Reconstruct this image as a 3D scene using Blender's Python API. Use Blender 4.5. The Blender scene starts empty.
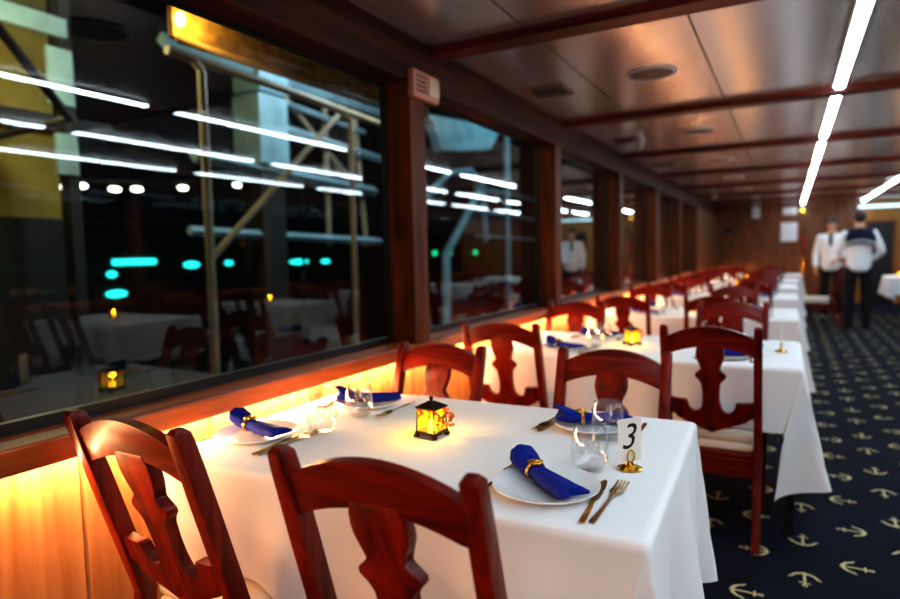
import bpy, bmesh, math, random
from mathutils import Vector, Matrix
random.seed(7)
sc = bpy.context.scene
COL = sc.collection
PI = math.pi
R = math.radians

# ------------------------------------------------------------------ materials
def lin(c):
    return tuple((x/12.92 if x <= .04045 else ((x+.055)/1.055)**2.4) for x in (v/255 for v in c))
def new_mat(name):
    m = bpy.data.materials.new(name); m.use_nodes = True
    return m, m.node_tree.nodes, m.node_tree.links, m.node_tree.nodes['Principled BSDF']
def simple(name, rgb, rough=.5, metal=0, spec=.5, noise=0, scale=40, bump=0, sheen=0, coat=0):
    m, N, L, b = new_mat(name)
    c = lin(rgb)
    b.inputs['Base Color'].default_value = (*c, 1)
    b.inputs['Roughness'].default_value = rough
    b.inputs['Metallic'].default_value = metal
    b.inputs['Specular IOR Level'].default_value = spec
    b.inputs['Sheen Weight'].default_value = sheen
    b.inputs['Coat Weight'].default_value = coat
    tc = N.new('ShaderNodeTexCoord'); nz = N.new('ShaderNodeTexNoise')
    nz.inputs['Scale'].default_value = scale; nz.inputs['Detail'].default_value = 4
    L.new(tc.outputs['Object'], nz.inputs['Vector'])
    if noise:
        mx = N.new('ShaderNodeMix'); mx.data_type = 'RGBA'
        mx.inputs[6].default_value = (*[x*(1-noise) for x in c], 1)
        mx.inputs[7].default_value = (*[min(1, x*(1+noise)) for x in c], 1)
        L.new(nz.outputs['Fac'], mx.inputs[0]); L.new(mx.outputs[2], b.inputs['Base Color'])
    if bump:
        bp = N.new('ShaderNodeBump'); bp.inputs['Strength'].default_value = bump; bp.inputs['Distance'].default_value = .004
        L.new(nz.outputs['Fac'], bp.inputs['Height']); L.new(bp.outputs['Normal'], b.inputs['Normal'])
    return m
def wood(name, dark, light, axis=2, rough=.35, scale=6, knots=0, coat=0, stretch=.09, spec=.5):
    m, N, L, b = new_mat(name)
    tc = N.new('ShaderNodeTexCoord'); mp = N.new('ShaderNodeMapping')
    s = [scale, scale, scale]; s[axis] = scale*stretch
    mp.inputs['Scale'].default_value = s
    oi = N.new('ShaderNodeObjectInfo'); ml = N.new('ShaderNodeVectorMath'); ml.operation = 'SCALE'; ml.inputs[0].default_value = (7, 5, 9)
    L.new(oi.outputs['Random'], ml.inputs['Scale']); L.new(ml.outputs[0], mp.inputs['Location'])
    L.new(tc.outputs['Object'], mp.inputs['Vector'])
    n1 = N.new('ShaderNodeTexNoise'); n1.inputs['Scale'].default_value = 3.2; n1.inputs['Detail'].default_value = 6; n1.inputs['Distortion'].default_value = 1.2
    L.new(mp.outputs[0], n1.inputs['Vector'])
    n2 = N.new('ShaderNodeTexNoise'); n2.inputs['Scale'].default_value = 14; n2.inputs['Detail'].default_value = 3
    L.new(mp.outputs[0], n2.inputs['Vector'])
    ad = N.new('ShaderNodeMath'); ad.operation = 'MULTIPLY_ADD'; ad.inputs[1].default_value = .35
    L.new(n2.outputs['Fac'], ad.inputs[0]); L.new(n1.outputs['Fac'], ad.inputs[2])
    cr = N.new('ShaderNodeValToRGB')
    cr.color_ramp.elements[0].position = .45; cr.color_ramp.elements[0].color = (*lin(dark), 1)
    cr.color_ramp.elements[1].position = .9; cr.color_ramp.elements[1].color = (*lin(light), 1)
    L.new(ad.outputs[0], cr.inputs[0])
    out = cr.outputs[0]
    if knots:
        mk = N.new('ShaderNodeMapping'); mk.inputs['Scale'].default_value = (3.2, 3.2, 2.2)
        L.new(tc.outputs['Object'], mk.inputs['Vector'])
        nw = N.new('ShaderNodeTexNoise'); nw.inputs['Scale'].default_value = 5
        L.new(tc.outputs['Object'], nw.inputs['Vector'])
        mv = N.new('ShaderNodeVectorMath'); mv.operation = 'MULTIPLY_ADD'; mv.inputs[1].default_value = (.35, .35, .35)
        L.new(nw.outputs['Color'], mv.inputs[0]); L.new(mk.outputs[0], mv.inputs[2])
        vo = N.new('ShaderNodeTexVoronoi'); vo.inputs['Scale'].default_value = 1
        L.new(mv.outputs[0], vo.inputs['Vector'])
        kr = N.new('ShaderNodeValToRGB')
        kr.color_ramp.elements[0].position = .07; kr.color_ramp.elements[0].color = (*lin((88, 42, 14)), 1)
        kr.color_ramp.elements[1].position = .2; kr.color_ramp.elements[1].color = (1, 1, 1, 1)
        e = kr.color_ramp.elements.new(.11); e.color = (.62, .42, .25, 1)
        L.new(vo.outputs['Distance'], kr.inputs[0])
        mm = N.new('ShaderNodeMix'); mm.data_type = 'RGBA'; mm.blend_type = 'MULTIPLY'; mm.inputs[0].default_value = knots
        L.new(out, mm.inputs[6]); L.new(kr.outputs[0], mm.inputs[7]); out = mm.outputs[2]
    L.new(out, b.inputs['Base Color'])
    b.inputs['Roughness'].default_value = rough; b.inputs['Coat Weight'].default_value = coat; b.inputs['Coat Roughness'].default_value = .15
    b.inputs['Specular IOR Level'].default_value = spec
    bp = N.new('ShaderNodeBump'); bp.inputs['Strength'].default_value = .08; bp.inputs['Distance'].default_value = .002
    L.new(ad.outputs[0], bp.inputs['Height']); L.new(bp.outputs['Normal'], b.inputs['Normal'])
    return m
def emit(name, rgb, strength):
    m = bpy.data.materials.new(name); m.use_nodes = True
    N, L = m.node_tree.nodes, m.node_tree.links
    N.remove(N['Principled BSDF'])
    e = N.new('ShaderNodeEmission'); e.inputs[0].default_value = (*rgb, 1); e.inputs[1].default_value = strength
    L.new(e.outputs[0], N['Material Output'].inputs[0])
    return m
def pane_glass(name, gain=2.0, tint=(.8, .9, .9)):
    m = bpy.data.materials.new(name); m.use_nodes = True
    N, L = m.node_tree.nodes, m.node_tree.links
    N.remove(N['Principled BSDF'])
    t = N.new('ShaderNodeBsdfTransparent'); t.inputs[0].default_value = (*tint, 1)
    g = N.new('ShaderNodeBsdfGlossy'); g.inputs['Roughness'].default_value = .0; g.inputs[0].default_value = (.93, 1, 1, 1)
    ge = N.new('ShaderNodeNewGeometry'); dt = N.new('ShaderNodeVectorMath'); dt.operation = 'DOT_PRODUCT'
    L.new(ge.outputs['Normal'], dt.inputs[0]); L.new(ge.outputs['Incoming'], dt.inputs[1])
    ab = N.new('ShaderNodeMath'); ab.operation = 'ABSOLUTE'; L.new(dt.outputs['Value'], ab.inputs[0])
    iv = N.new('ShaderNodeMath'); iv.operation = 'SUBTRACT'; iv.inputs[0].default_value = 1; L.new(ab.outputs[0], iv.inputs[1])
    pw = N.new('ShaderNodeMath'); pw.operation = 'POWER'; pw.inputs[1].default_value = 5; L.new(iv.outputs[0], pw.inputs[0])
    fr = N.new('ShaderNodeMath'); fr.operation = 'MULTIPLY_ADD'; fr.inputs[1].default_value = .96; fr.inputs[2].default_value = .04; L.new(pw.outputs[0], fr.inputs[0])
    mu = N.new('ShaderNodeMath'); mu.operation = 'MULTIPLY'; mu.inputs[1].default_value = gain; mu.use_clamp = True
    mx = N.new('ShaderNodeMixShader')
    L.new(fr.outputs[0], mu.inputs[0]); L.new(mu.outputs[0], mx.inputs[0]); L.new(t.outputs[0], mx.inputs[1]); L.new(g.outputs[0], mx.inputs[2])
    L.new(mx.outputs[0], N['Material Output'].inputs[0])
    return m
def clear_glass(name):
    m, N, L, b = new_mat(name)
    b.inputs['Base Color'].default_value = (.97, .99, 1, 1); b.inputs['Roughness'].default_value = .0
    b.inputs['Transmission Weight'].default_value = 1; b.inputs['IOR'].default_value = 1.48
    return m
def stained(name):
    m = bpy.data.materials.new(name); m.use_nodes = True
    N, L = m.node_tree.nodes, m.node_tree.links
    N.remove(N['Principled BSDF'])
    tc = N.new('ShaderNodeTexCoord'); sp = N.new('ShaderNodeSeparateXYZ'); L.new(tc.outputs['Object'], sp.inputs[0])
    vo = N.new('ShaderNodeTexVoronoi'); vo.inputs['Scale'].default_value = 70; L.new(tc.outputs['Object'], vo.inputs['Vector'])
    ad = N.new('ShaderNodeMath'); ad.operation = 'MULTIPLY_ADD'; ad.inputs[1].default_value = 13; L.new(sp.outputs[2], ad.inputs[0])
    v2 = N.new('ShaderNodeMath'); v2.operation = 'MULTIPLY'; v2.inputs[1].default_value = .5
    se = N.new('ShaderNodeSeparateColor'); L.new(vo.outputs['Color'], se.inputs[0]); L.new(se.outputs[0], v2.inputs[0]); L.new(v2.outputs[0], ad.inputs[2])
    cr = N.new('ShaderNodeValToRGB'); ce = cr.color_ramp
    ce.elements[0].position = .35; ce.elements[0].color = (1, .62, .05, 1)
    ce.elements[1].position = 1.0; ce.elements[1].color = (.75, .03, .02, 1)
    for p, c in ((.6, (1, .75, .05, 1)), (.75, (.45, .6, .03, 1)), (.88, (1, .25, .02, 1))):
        e = ce.elements.new(p); e.color = c
    sc_ = N.new('ShaderNodeMath'); sc_.operation = 'MULTIPLY'; sc_.inputs[1].default_value = .72; L.new(ad.outputs[0], sc_.inputs[0])
    L.new(sc_.outputs[0], cr.inputs[0])
    tl = N.new('ShaderNodeBsdfTranslucent'); tr = N.new('ShaderNodeBsdfTransparent'); L.new(cr.outputs[0], tl.inputs[0]); L.new(cr.outputs[0], tr.inputs[0])
    em = N.new('ShaderNodeEmission'); em.inputs[1].default_value = .55; L.new(cr.outputs[0], em.inputs[0])
    mx = N.new('ShaderNodeMixShader'); mx.inputs[0].default_value = .985
    L.new(tl.outputs[0], mx.inputs[1]); L.new(tr.outputs[0], mx.inputs[2])
    a2 = N.new('ShaderNodeAddShader'); L.new(mx.outputs[0], a2.inputs[0]); L.new(em.outputs[0], a2.inputs[1])
    L.new(a2.outputs[0], N['Material Output'].inputs[0])
    return m

M = {}
M['chair'] = wood('cherry_stain', (50, 6, 2), (128, 27, 10), 2, .4, 7, coat=.06, spec=.22)
M['chair_x'] = wood('cherry_stain_cross', (50, 6, 2), (128, 27, 10), 0, .4, 7, coat=.06, spec=.22)
M['pine'] = wood('pine_wainscot', (146, 84, 42), (194, 136, 84), 2, .45, 3, knots=.85)
M['ledge'] = wood('ledge_wood', (120, 50, 16), (196, 96, 34), 1, .4, 4, knots=.6)
M['post'] = wood('dark_post', (54, 25, 8), (118, 58, 23), 2, .5, 4, knots=.7, spec=.2)
M['header'] = wood('dark_header', (34, 15, 6), (80, 38, 17), 1, .55, 4, spec=.15)
M['beam'] = wood('beam_wood', (56, 17, 11), (108, 38, 26), 0, .45, 4, spec=.2)
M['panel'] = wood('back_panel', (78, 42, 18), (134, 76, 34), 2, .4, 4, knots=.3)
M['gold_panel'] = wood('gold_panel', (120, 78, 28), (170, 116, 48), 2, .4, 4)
M['blackframe'] = simple('window_rubber', (22, 24, 22), .35)
M['cushion'] = simple('cushion_cloth', (226, 214, 194), .9, noise=.06, scale=200, bump=.1)
M['linen'] = simple('white_linen', (236, 236, 238), .85, noise=.02, scale=220, bump=.05, sheen=.15)
M['plate'] = simple('white_china', (238, 238, 238), .12, noise=.01)
M['napkin'] = simple('royal_blue_napkin', (9, 32, 128), .85, spec=.2, noise=.2, scale=90, bump=.3)
M['gold'] = simple('gold_metal', (226, 176, 74), .22, metal=1, noise=.04)
M['champagne'] = simple('champagne_cutlery', (206, 176, 122), .2, metal=1, noise=.03)
M['brass'] = simple('brass', (220, 170, 50), .15, metal=1, noise=.03)
M['card'] = simple('card_paper', (240, 232, 222), .8, noise=.02)
M['ink'] = simple('black_ink', (14, 12, 12), .7, noise=.05)
M['iron'] = simple('dark_iron', (34, 20, 14), .45, metal=.6, noise=.2)
M['glass'] = pane_glass('wine_glass', 1.9, (.985, .99, .995))
M['stained'] = stained('stained_panel')
M['candle'] = emit('candle_glow', (1, .7, .26), 14)
M['petal_red'] = simple('petal_red', (215, 40, 16), .6, noise=.2)
M['petal_orange'] = simple('petal_orange', (240, 140, 24), .6, noise=.2)
M['leaf'] = simple('leaf_green', (110, 130, 30), .6, noise=.2)
M['black'] = simple('black_metal', (18, 18, 22), .4, noise=.1)
M['strip'] = emit('strip_light', (.76, .9, 1), 33)
M['housing'] = simple('strip_housing', (200, 205, 210), .4, noise=.02)
M['ledlip'] = emit('ledge_led', (1, .55, .24), 260)
M['alarm'] = simple('alarm_plastic', (196, 130, 108), .45, noise=.04)
M['alarm_lens'] = simple('alarm_lens', (214, 176, 150), .25, noise=.04)
M['alarm_dark'] = simple('alarm_slots', (110, 76, 72), .6, noise=.1)
M['white_plastic'] = simple('white_plastic', (205, 200, 192), .4, noise=.03)
M['grille'] = simple('vent_grille', (70, 62, 58), .5, noise=.1)
M['speaker'] = simple('speaker_cloth', (128, 104, 96), .7, noise=.12, scale=300)
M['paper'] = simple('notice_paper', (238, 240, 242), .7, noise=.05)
M['pane'] = pane_glass('window_pane')
# ceiling laminate: satin, faintly brushed
m, N, L, b = new_mat('ceiling_laminate')
tc = N.new('ShaderNodeTexCoord'); mp = N.new('ShaderNodeMapping'); mp.inputs['Scale'].default_value = (60, 2, 2)
L.new(tc.outputs['Object'], mp.inputs[0]); nz = N.new('ShaderNodeTexNoise'); nz.inputs['Scale'].default_value = 4; nz.inputs['Detail'].default_value = 5; L.new(mp.outputs[0], nz.inputs['Vector'])
cr = N.new('ShaderNodeValToRGB'); cr.color_ramp.elements[0].color = (*lin((226, 220, 217)), 1); cr.color_ramp.elements[1].color = (*lin((246, 241, 238)), 1)
L.new(nz.outputs['Fac'], cr.inputs[0]); L.new(cr.outputs[0], b.inputs['Base Color'])
b.inputs['Roughness'].default_value = .22; b.inputs['Metallic'].default_value = .8; b.inputs['Specular IOR Level'].default_value = .6
M['ceil'] = m
M['seam'] = simple('ceiling_seam', (48, 38, 34), .6, noise=.1)
# carpet
m, N, L, b = new_mat('navy_carpet')
tc = N.new('ShaderNodeTexCoord'); nz = N.new('ShaderNodeTexNoise'); nz.inputs['Scale'].default_value = 350; L.new(tc.outputs['Object'], nz.inputs['Vector'])
n2 = N.new('ShaderNodeTexNoise'); n2.inputs['Scale'].default_value = 2.5; L.new(tc.outputs['Object'], n2.inputs['Vector'])
mu = N.new('ShaderNodeMath'); mu.operation = 'MULTIPLY'; L.new(nz.outputs['Fac'], mu.inputs[0]); L.new(n2.outputs['Fac'], mu.inputs[1])
cr = N.new('ShaderNodeValToRGB'); cr.color_ramp.elements[0].position = .1; cr.color_ramp.elements[0].color = (*lin((3, 6, 13)), 1); cr.color_ramp.elements[1].position = .5; cr.color_ramp.elements[1].color = (*lin((15, 24, 44)), 1)
L.new(mu.outputs[0], cr.inputs[0]); L.new(cr.outputs[0], b.inputs['Base Color'])
bp = N.new('ShaderNodeBump'); bp.inputs['Strength'].default_value = .4; bp.inputs['Distance'].default_value = .004; L.new(nz.outputs['Fac'], bp.inputs['Height']); L.new(bp.outputs['Normal'], b.inputs['Normal'])
b.inputs['Roughness'].default_value = .95; b.inputs['Specular IOR Level'].default_value = .15
M['carpet'] = m
M['anchor'] = simple('cream_anchor_pile', (196, 184, 142), .95, spec=.1, noise=.12, scale=260)

# ------------------------------------------------------------------ helpers
def tag(o, label=None, cat=None, group=None, kind=None):
    if label: o['label'] = label
    if cat: o['category'] = cat
    if group: o['group'] = group
    if kind: o['kind'] = kind
    return o
def thing(name, label, cat, loc=(0, 0, 0), rz=0, group=None):
    o = bpy.data.objects.new(name, None); COL.objects.link(o)
    o.location = loc; o.rotation_euler = (0, 0, rz); o.empty_display_size = .05
    return tag(o, label, cat, group)
def obj(name, bm, mat, parent=None, smooth=False, angle=None):
    me = bpy.data.meshes.new(name)
    bmesh.ops.recalc_face_normals(bm, faces=bm.faces[:])
    bm.to_mesh(me); bm.free()
    for mm in (mat if isinstance(mat, (list, tuple)) else [mat]): me.materials.append(mm)
    if smooth:
        me.polygons.foreach_set('use_smooth', [True]*len(me.polygons))
        if angle: me.set_sharp_from_angle(angle=R(angle))
    o = bpy.data.objects.new(name, me); COL.objects.link(o)
    if parent is not None: o.parent = parent
    return o
def struct(name, bm, mat, parent=None, **k):
    o = obj(name, bm, mat, parent, **k)
    if parent is None: o['kind'] = 'structure'
    return o
def dup(root, loc=None, rz=None, label=None, group=None):
    r = root.copy(); COL.objects.link(r)
    if loc is not None: r.location = loc
    if rz is not None: r.rotation_euler = (0, 0, rz)
    if label: r['label'] = label
    if group: r['group'] = group
    for ch in list(root.children):
        c = ch.copy(); COL.objects.link(c); c.parent = r
        for g in list(ch.children):
            d = g.copy(); COL.objects.link(d); d.parent = c
    return r
def BM(): return bmesh.new()
def box(bm, x0, x1, y0, y1, z0, z1, bev=0, mi=0):
    vs = [bm.verts.new((x, y, z)) for x in (x0, x1) for y in (y0, y1) for z in (z0, z1)]
    fs = [bm.faces.new([vs[i] for i in f]) for f in ((0, 1, 3, 2), (4, 6, 7, 5), (0, 4, 5, 1), (2, 3, 7, 6), (0, 2, 6, 4), (1, 5, 7, 3))]
    for f in fs: f.material_index = mi
    if bev:
        es = list({e for f in fs for e in f.edges})
        bmesh.ops.bevel(bm, geom=es, offset=bev, segments=2, affect='EDGES', profile=.5)
    return bm
def prism(bm, outline, t0, t1, fn, bev=0):
    """outline: 2-D points; fn(u, v, t) -> 3-D; extruded from t0 to t1"""
    a = [bm.verts.new(fn(u, v, t0)) for u, v in outline]
    b_ = [bm.verts.new(fn(u, v, t1)) for u, v in outline]
    n = len(a)
    f0 = bm.faces.new(a); f1 = bm.faces.new(b_[::-1])
    for i in range(n): bm.faces.new((a[i], a[(i+1) % n], b_[(i+1) % n], b_[i]))
    if bev:
        es = list(set(f0.edges) | set(f1.edges))
        bmesh.ops.bevel(bm, geom=es, offset=bev, segments=2, affect='EDGES', profile=.5)
    return bm
def lathe(bm, prof, n=32, cx=0, cy=0, closed=False, mi=0):
    rings = []
    for r, z in prof:
        if r < 1e-6: rings.append([bm.verts.new((cx, cy, z))])
        else: rings.append([bm.verts.new((cx+r*math.cos(2*PI*k/n), cy+r*math.sin(2*PI*k/n), z)) for k in range(n)])
    prs = list(zip(rings, rings[1:]))
    if closed: prs.append((rings[-1], rings[0]))
    for A, B in prs:
        for k in range(n):
            q = [A[k % len(A)], A[(k+1) % len(A)], B[(k+1) % len(B)], B[k % len(B)]]
            q2 = []
            for v in q:
                if v not in q2: q2.append(v)
            if len(q2) > 2:
                f = bm.faces.new(q2); f.material_index = mi
    return bm
def tube(bm, pts, rad, n=8, mi=0, cap=True):
    pts = [Vector(p) for p in pts]; rs = rad if isinstance(rad, (list, tuple)) else [rad]*len(pts)
    rings = []
    up = None
    for i, p in enumerate(pts):
        d = (pts[min(i+1, len(pts)-1)]-pts[max(i-1, 0)]).normalized()
        if up is None: up = Vector((0, 0, 1)) if abs(d.z) < .9 else Vector((1, 0, 0))
        a = d.cross(up).normalized(); c = a.cross(d).normalized(); up = c
        rings.append([bm.verts.new(p+(a*math.cos(2*PI*k/n)+c*math.sin(2*PI*k/n))*rs[i]) for k in range(n)])
    for A, B in zip(rings, rings[1:]):
        for k in range(n):
            f = bm.faces.new((A[k], A[(k+1) % n], B[(k+1) % n], B[k])); f.material_index = mi
    if cap:
        for r_ in (rings[0], rings[-1][::-1]):
            f = bm.faces.new(r_); f.material_index = mi
    return bm
def ball(bm, c, r, sub=2, scale=(1, 1, 1), mi=0):
    res = bmesh.ops.create_icosphere(bm, subdivisions=sub, radius=r)
    for v in res['verts']:
        v.co = Vector((v.co.x*scale[0], v.co.y*scale[1], v.co.z*scale[2]))+Vector(c)
        for f in v.link_faces: f.material_index = mi
    return bm

# ------------------------------------------------------------------ the setting
XR, Y0, Y1 = 3.1, -3.4, 16.3          # right wall, wall behind, far wall
ZB, ZC = 2.206, 2.245                 # beam underside, ceiling panels
PIT = 1.965
POSTS = [2.53+PIT*k for k in range(-3, 6)]      # far edge of each window post
BEAMS = [2.72+1.965*k for k in range(-3, 7)]

# floor with woven anchors
bm = BM()
bm.faces.new([bm.verts.new(p) for p in ((-1.6, Y0, 0), (XR, Y0, 0), (XR, Y1, 0), (-1.6, Y1, 0))])
def anchor(bm, cx, cy, ang, s=1.0):
    c, sn = math.cos(ang), math.sin(ang)
    def P(u, v): return (cx+(u*c-v*sn)*s, cy+(u*sn+v*c)*s, .0018)
    def poly(pts):
        f = bm.faces.new([bm.verts.new(P(*p)) for p in pts]); f.material_index = 1
        if f.normal.z < 0: f.normal_flip()
    # u runs from the ring to the crown
    poly([(-.045, -.006), (.058, -.006), (.058, .006), (-.045, .006)])
    poly([(-.034, -.026), (-.024, -.026), (-.024, .026), (-.034, .026)])
    n = 10; q = []
    for k in range(n):
        a0, a1 = 2*PI*k/n, 2*PI*(k+1)/n
        poly([(-.055+.013*math.cos(a0), .013*math.sin(a0)), (-.055+.013*math.cos(a1), .013*math.sin(a1)), (-.055+.006*math.cos(a1), .006*math.sin(a1)), (-.055+.006*math.cos(a0), .006*math.sin(a0))])
    n = 12
    for k in range(n):
        a0, a1 = R(-80+160*k/n), R(-80+160*(k+1)/n)
        def rr(a): w = .010*(1-.45*abs(a)/R(80)); return .058-w, .058+w
        i0, o0 = rr(a0); i1, o1 = rr(a1)
        poly([(.008+i0*math.cos(a0), i0*math.sin(a0)), (.008+o0*math.cos(a0), o0*math.sin(a0)), (.008+o1*math.cos(a1), o1*math.sin(a1)), (.008+i1*math.cos(a1), i1*math.sin(a1))])
    for s_ in (-1, 1):
        poly([(.006, s_*.073), (.026, s_*.066), (.024, s_*.044)])
    poly([(.066, -.012), (.082, 0), (.066, .012)])
for j in range(-7, 17):
    for k in range(-3, 30):
        x = -.115+.187*j; y = 2.45+.374*k+(.187 if j % 2 else 0)
        if not (-1.5 < x < XR-.1 and 1.0 < y < Y1-.1): continue
        s = (k+j//2) % 2
        ang = (PI if s == 0 else 0) if j % 2 == 0 else (PI/2 if s == 0 else -PI/2)
        anchor(bm, x, y, ang, .80)
me_floor = struct('floor', bm, [M['carpet'], M['anchor']])

# left wall: vertical pine planks with V grooves up to the ledge
bm = BM()
gy = [.905+.40*k for k in range(-11, 33)]
prof = []
for g in gy: prof += [(-1.58, g-.008), (-1.59, g), (-1.58, g+.008)]
prof = [(-1.58, Y0)]+[p for p in prof if Y0+.01 < p[1] < Y1-.01]+[(-1.58, Y1)]
lo = [bm.verts.new((x, y, 0)) for x, y in prof]; hi = [bm.verts.new((x, y, .85)) for x, y in prof]
for i in range(len(prof)-1): bm.faces.new((lo[i], lo[i+1], hi[i+1], hi[i]))
struct('wall_left', bm, M['pine'])
bm = box(BM(), -1.66, -1.5, Y0, Y1, .80, .862, .006)
struct('trim_1', bm, M['ledge'])
bm = box(BM(), -1.66, -1.5, Y0, Y1, 2.045, 2.30, .004)
struct('trim_2', bm, M['header'])
nt = 3
for p in POSTS:
    struct('trim_%d' % nt, box(BM(), -1.66, -1.495, p-.13, p, .855, 2.05, .005), M['post']); nt += 1
# windows of the left wall: rubber frame + pane
nw = 1
edges = [Y0+.02]+POSTS
for a, b_ in zip(edges, edges[1:]):
    y0, y1 = a+.001, (b_-.131)
    if y1-y0 < .3: continue
    fr = BM(); w = .03
    box(fr, -1.65, -1.622, y0, y1, .862, .862+w); box(fr, -1.65, -1.622, y0, y1, 2.045-w*.3, 2.045)
    box(fr, -1.65, -1.622, y0, y0+.012, .862, 2.045); box(fr, -1.65, -1.622, y1-.012, y1, .862, 2.045)
    o = struct('window_%d' % nw, fr, M['blackframe'])
    pb = BM(); pb.faces.new([pb.verts.new(q) for q in ((-1.635, y0, .87), (-1.635, y1, .87), (-1.635, y1, 2.04), (-1.635, y0, 2.04))])
    obj('pane', pb, M['pane'], o)
    nw += 1
bm = box(BM(), -1.66, -1.52, POSTS[-1], Y1, .86, 2.05); struct('wall_left_end', bm, M['panel'])
struct('wall_right_end', box(BM(), XR+.02, XR+.16, POSTS[-1], Y1, .86, 2.05), M['panel'])
# far wall: dark panelling with vertical grooves and a dark doorway
DX0, DX1 = 1.50, 1.96
def panelled(bm, x0, x1, y, z0, z1, step):
    n = max(1, round((x1-x0)/step)); pr = [(x0, 0)]
    for k in range(1, n):
        x = x0+(x1-x0)*k/n; pr += [(x-.012, 0), (x-.008, .012), (x+.008, .012), (x+.012, 0)]
    pr.append((x1, 0))
    a = [bm.verts.new((x, y+d, z0)) for x, d in pr]; c = [bm.verts.new((x, y+d, z1)) for x, d in pr]
    for i in range(len(pr)-1): bm.faces.new((a[i], a[i+1], c[i+1], c[i]))
bm = BM()
panelled(bm, -1.66, 1.3, Y1, 0, 2.3, .33)
struct('wall_far', bm, M['panel'])
bm = BM()
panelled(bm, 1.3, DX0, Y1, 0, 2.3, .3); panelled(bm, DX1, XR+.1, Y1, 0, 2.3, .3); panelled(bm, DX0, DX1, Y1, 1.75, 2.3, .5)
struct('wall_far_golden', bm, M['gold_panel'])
bm = BM(); box(bm, DX0, DX1, Y1+.02, Y1+.06, 0, 1.75); 
d = struct('door_1', bm, M['black'])
bm = BM(); box(bm, DX0-.05, DX0, Y1-.02, Y1+.06, 0, 1.8, .004); box(bm, DX1, DX1+.05, Y1-.02, Y1+.06, 0, 1.8, .004); box(bm, DX0-.05, DX1+.05, Y1-.02, Y1+.06, 1.75, 1.8, .004)
obj('door_frame', bm, M['panel'], d)
# wall behind the camera and right wall with its own windows
bm = BM(); panelled(bm, -1.66, XR+.1, Y0, 0, 2.3, .35); struct('wall_near', bm, M['panel'])
bm = BM(); box(bm, XR+.08, XR+.1, Y0, Y1, 0, .8); struct('wall_right', bm, M['panel'])
struct('trim_%d' % nt, box(BM(), XR, XR+.16, Y0, Y1, .8, .862, .006), M['ledge']); nt += 1
struct('trim_%d' % nt, box(BM(), XR, XR+.16, Y0, Y1, 2.045, 2.3, .004), M['header']); nt += 1
for p in POSTS:
    struct('trim_%d' % nt, box(BM(), XR-.005, XR+.16, p-.13, p, .855, 2.05, .005), M['post']); nt += 1
for a, b_ in zip(edges, edges[1:]):
    y0, y1 = a+.001, (b_-.131)
    if y1-y0 < .3: continue
    fr = BM(); box(fr, XR+.122, XR+.15, y0, y1, .862, .892)
    o = struct('window_%d' % nw, fr, M['blackframe'])
    pb = BM(); pb.faces.new([pb.verts.new(q) for q in ((XR+.135, y0, .87), (XR+.135, y1, .87), (XR+.135, y1, 2.04), (XR+.135, y0, 2.04))])
    obj('pane', pb, M['pane'], o); nw += 1
# ceiling: satin panels between dark seams
bm = BM()
bm.faces.new([bm.verts.new(p) for p in ((-1.66, Y0, ZC+.012), (XR+.16, Y0, ZC+.012), (XR+.16, Y1, ZC+.012), (-1.66, Y1, ZC+.012))]).material_index = 1
sx = [-1.66, -1.026, -.387, .252, .89, 1.53, 2.17, 2.81, XR+.16]
yb = [Y0]+BEAMS+[Y1]
for xa, xb in zip(sx, sx[1:]):
    for ya, y_b in zip(yb, yb[1:]):
        if y_b-ya > .05: box(bm, xa+.004, xb-.004, ya, y_b, ZC, ZC+.01)
struct('ceiling', bm, [M['ceil'], M['seam']])
for p in BEAMS:
    struct('trim_%d' % nt, box(BM(), -1.5, XR, p-.12, p, ZB, ZC+.005, .004), M['beam']); nt += 1

# ------------------------------------------------------------------ ceiling lights and fittings
ordn = ['first', 'second', 'third', 'fourth', 'fifth', 'sixth', 'seventh', 'eighth', 'ninth', 'tenth', 'eleventh']
strip0 = None
rowname = {0: 'beside the laid tables', 1: 'across the aisle', 2: 'by the right-hand wall'}
for r_, xs in enumerate((.252, 1.39, 2.53)):
    for k, (ya, y_b) in enumerate(zip(yb, yb[1:])):
        if k > 10: continue
        a, c = ya+.03, y_b-.15
        if c-a < .6: continue
        t = thing('strip_light', 'white ceiling strip light %s, %s bay' % (rowname[r_], ordn[k]), 'ceiling light', (xs, (a+c)/2, ZC), 0, 'ceiling strip lights')
        h = (c-a)/2
        bm = BM(); box(bm, -.034, .034, -h, h, -.012, 0, .002); obj('housing', bm, M['housing'], t)
        bm = BM(); pts = [(.026*math.cos(R(180+180*q/8)), -.012+.014*math.sin(R(180+180*q/8))) for q in range(9)]
        prism(bm, pts, -h+.01, h-.01, lambda u, v, tt: (u, tt, v)); obj('diffuser', bm, M['strip'], t)
# warm light tape under the ledge, one length per window bay
for k, (a, b_) in enumerate(zip(edges+[14.4], edges[1:]+[14.4, 16.28])):
    if b_-a < .3: continue
    bm = BM(); bm.faces.new([bm.verts.new(p) for p in ((-1.545, a+.03, .7995), (-1.533, a+.03, .792), (-1.533, b_-.03, .792), (-1.545, b_-.03, .7995))])
    tag(obj('light_tape', bm, M['ledlip']), 'warm amber light tape under the left window ledge, bay %s from the near wall' % (ordn+['twelfth'])[k], 'light tape', 'light tape under the ledge')
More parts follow.
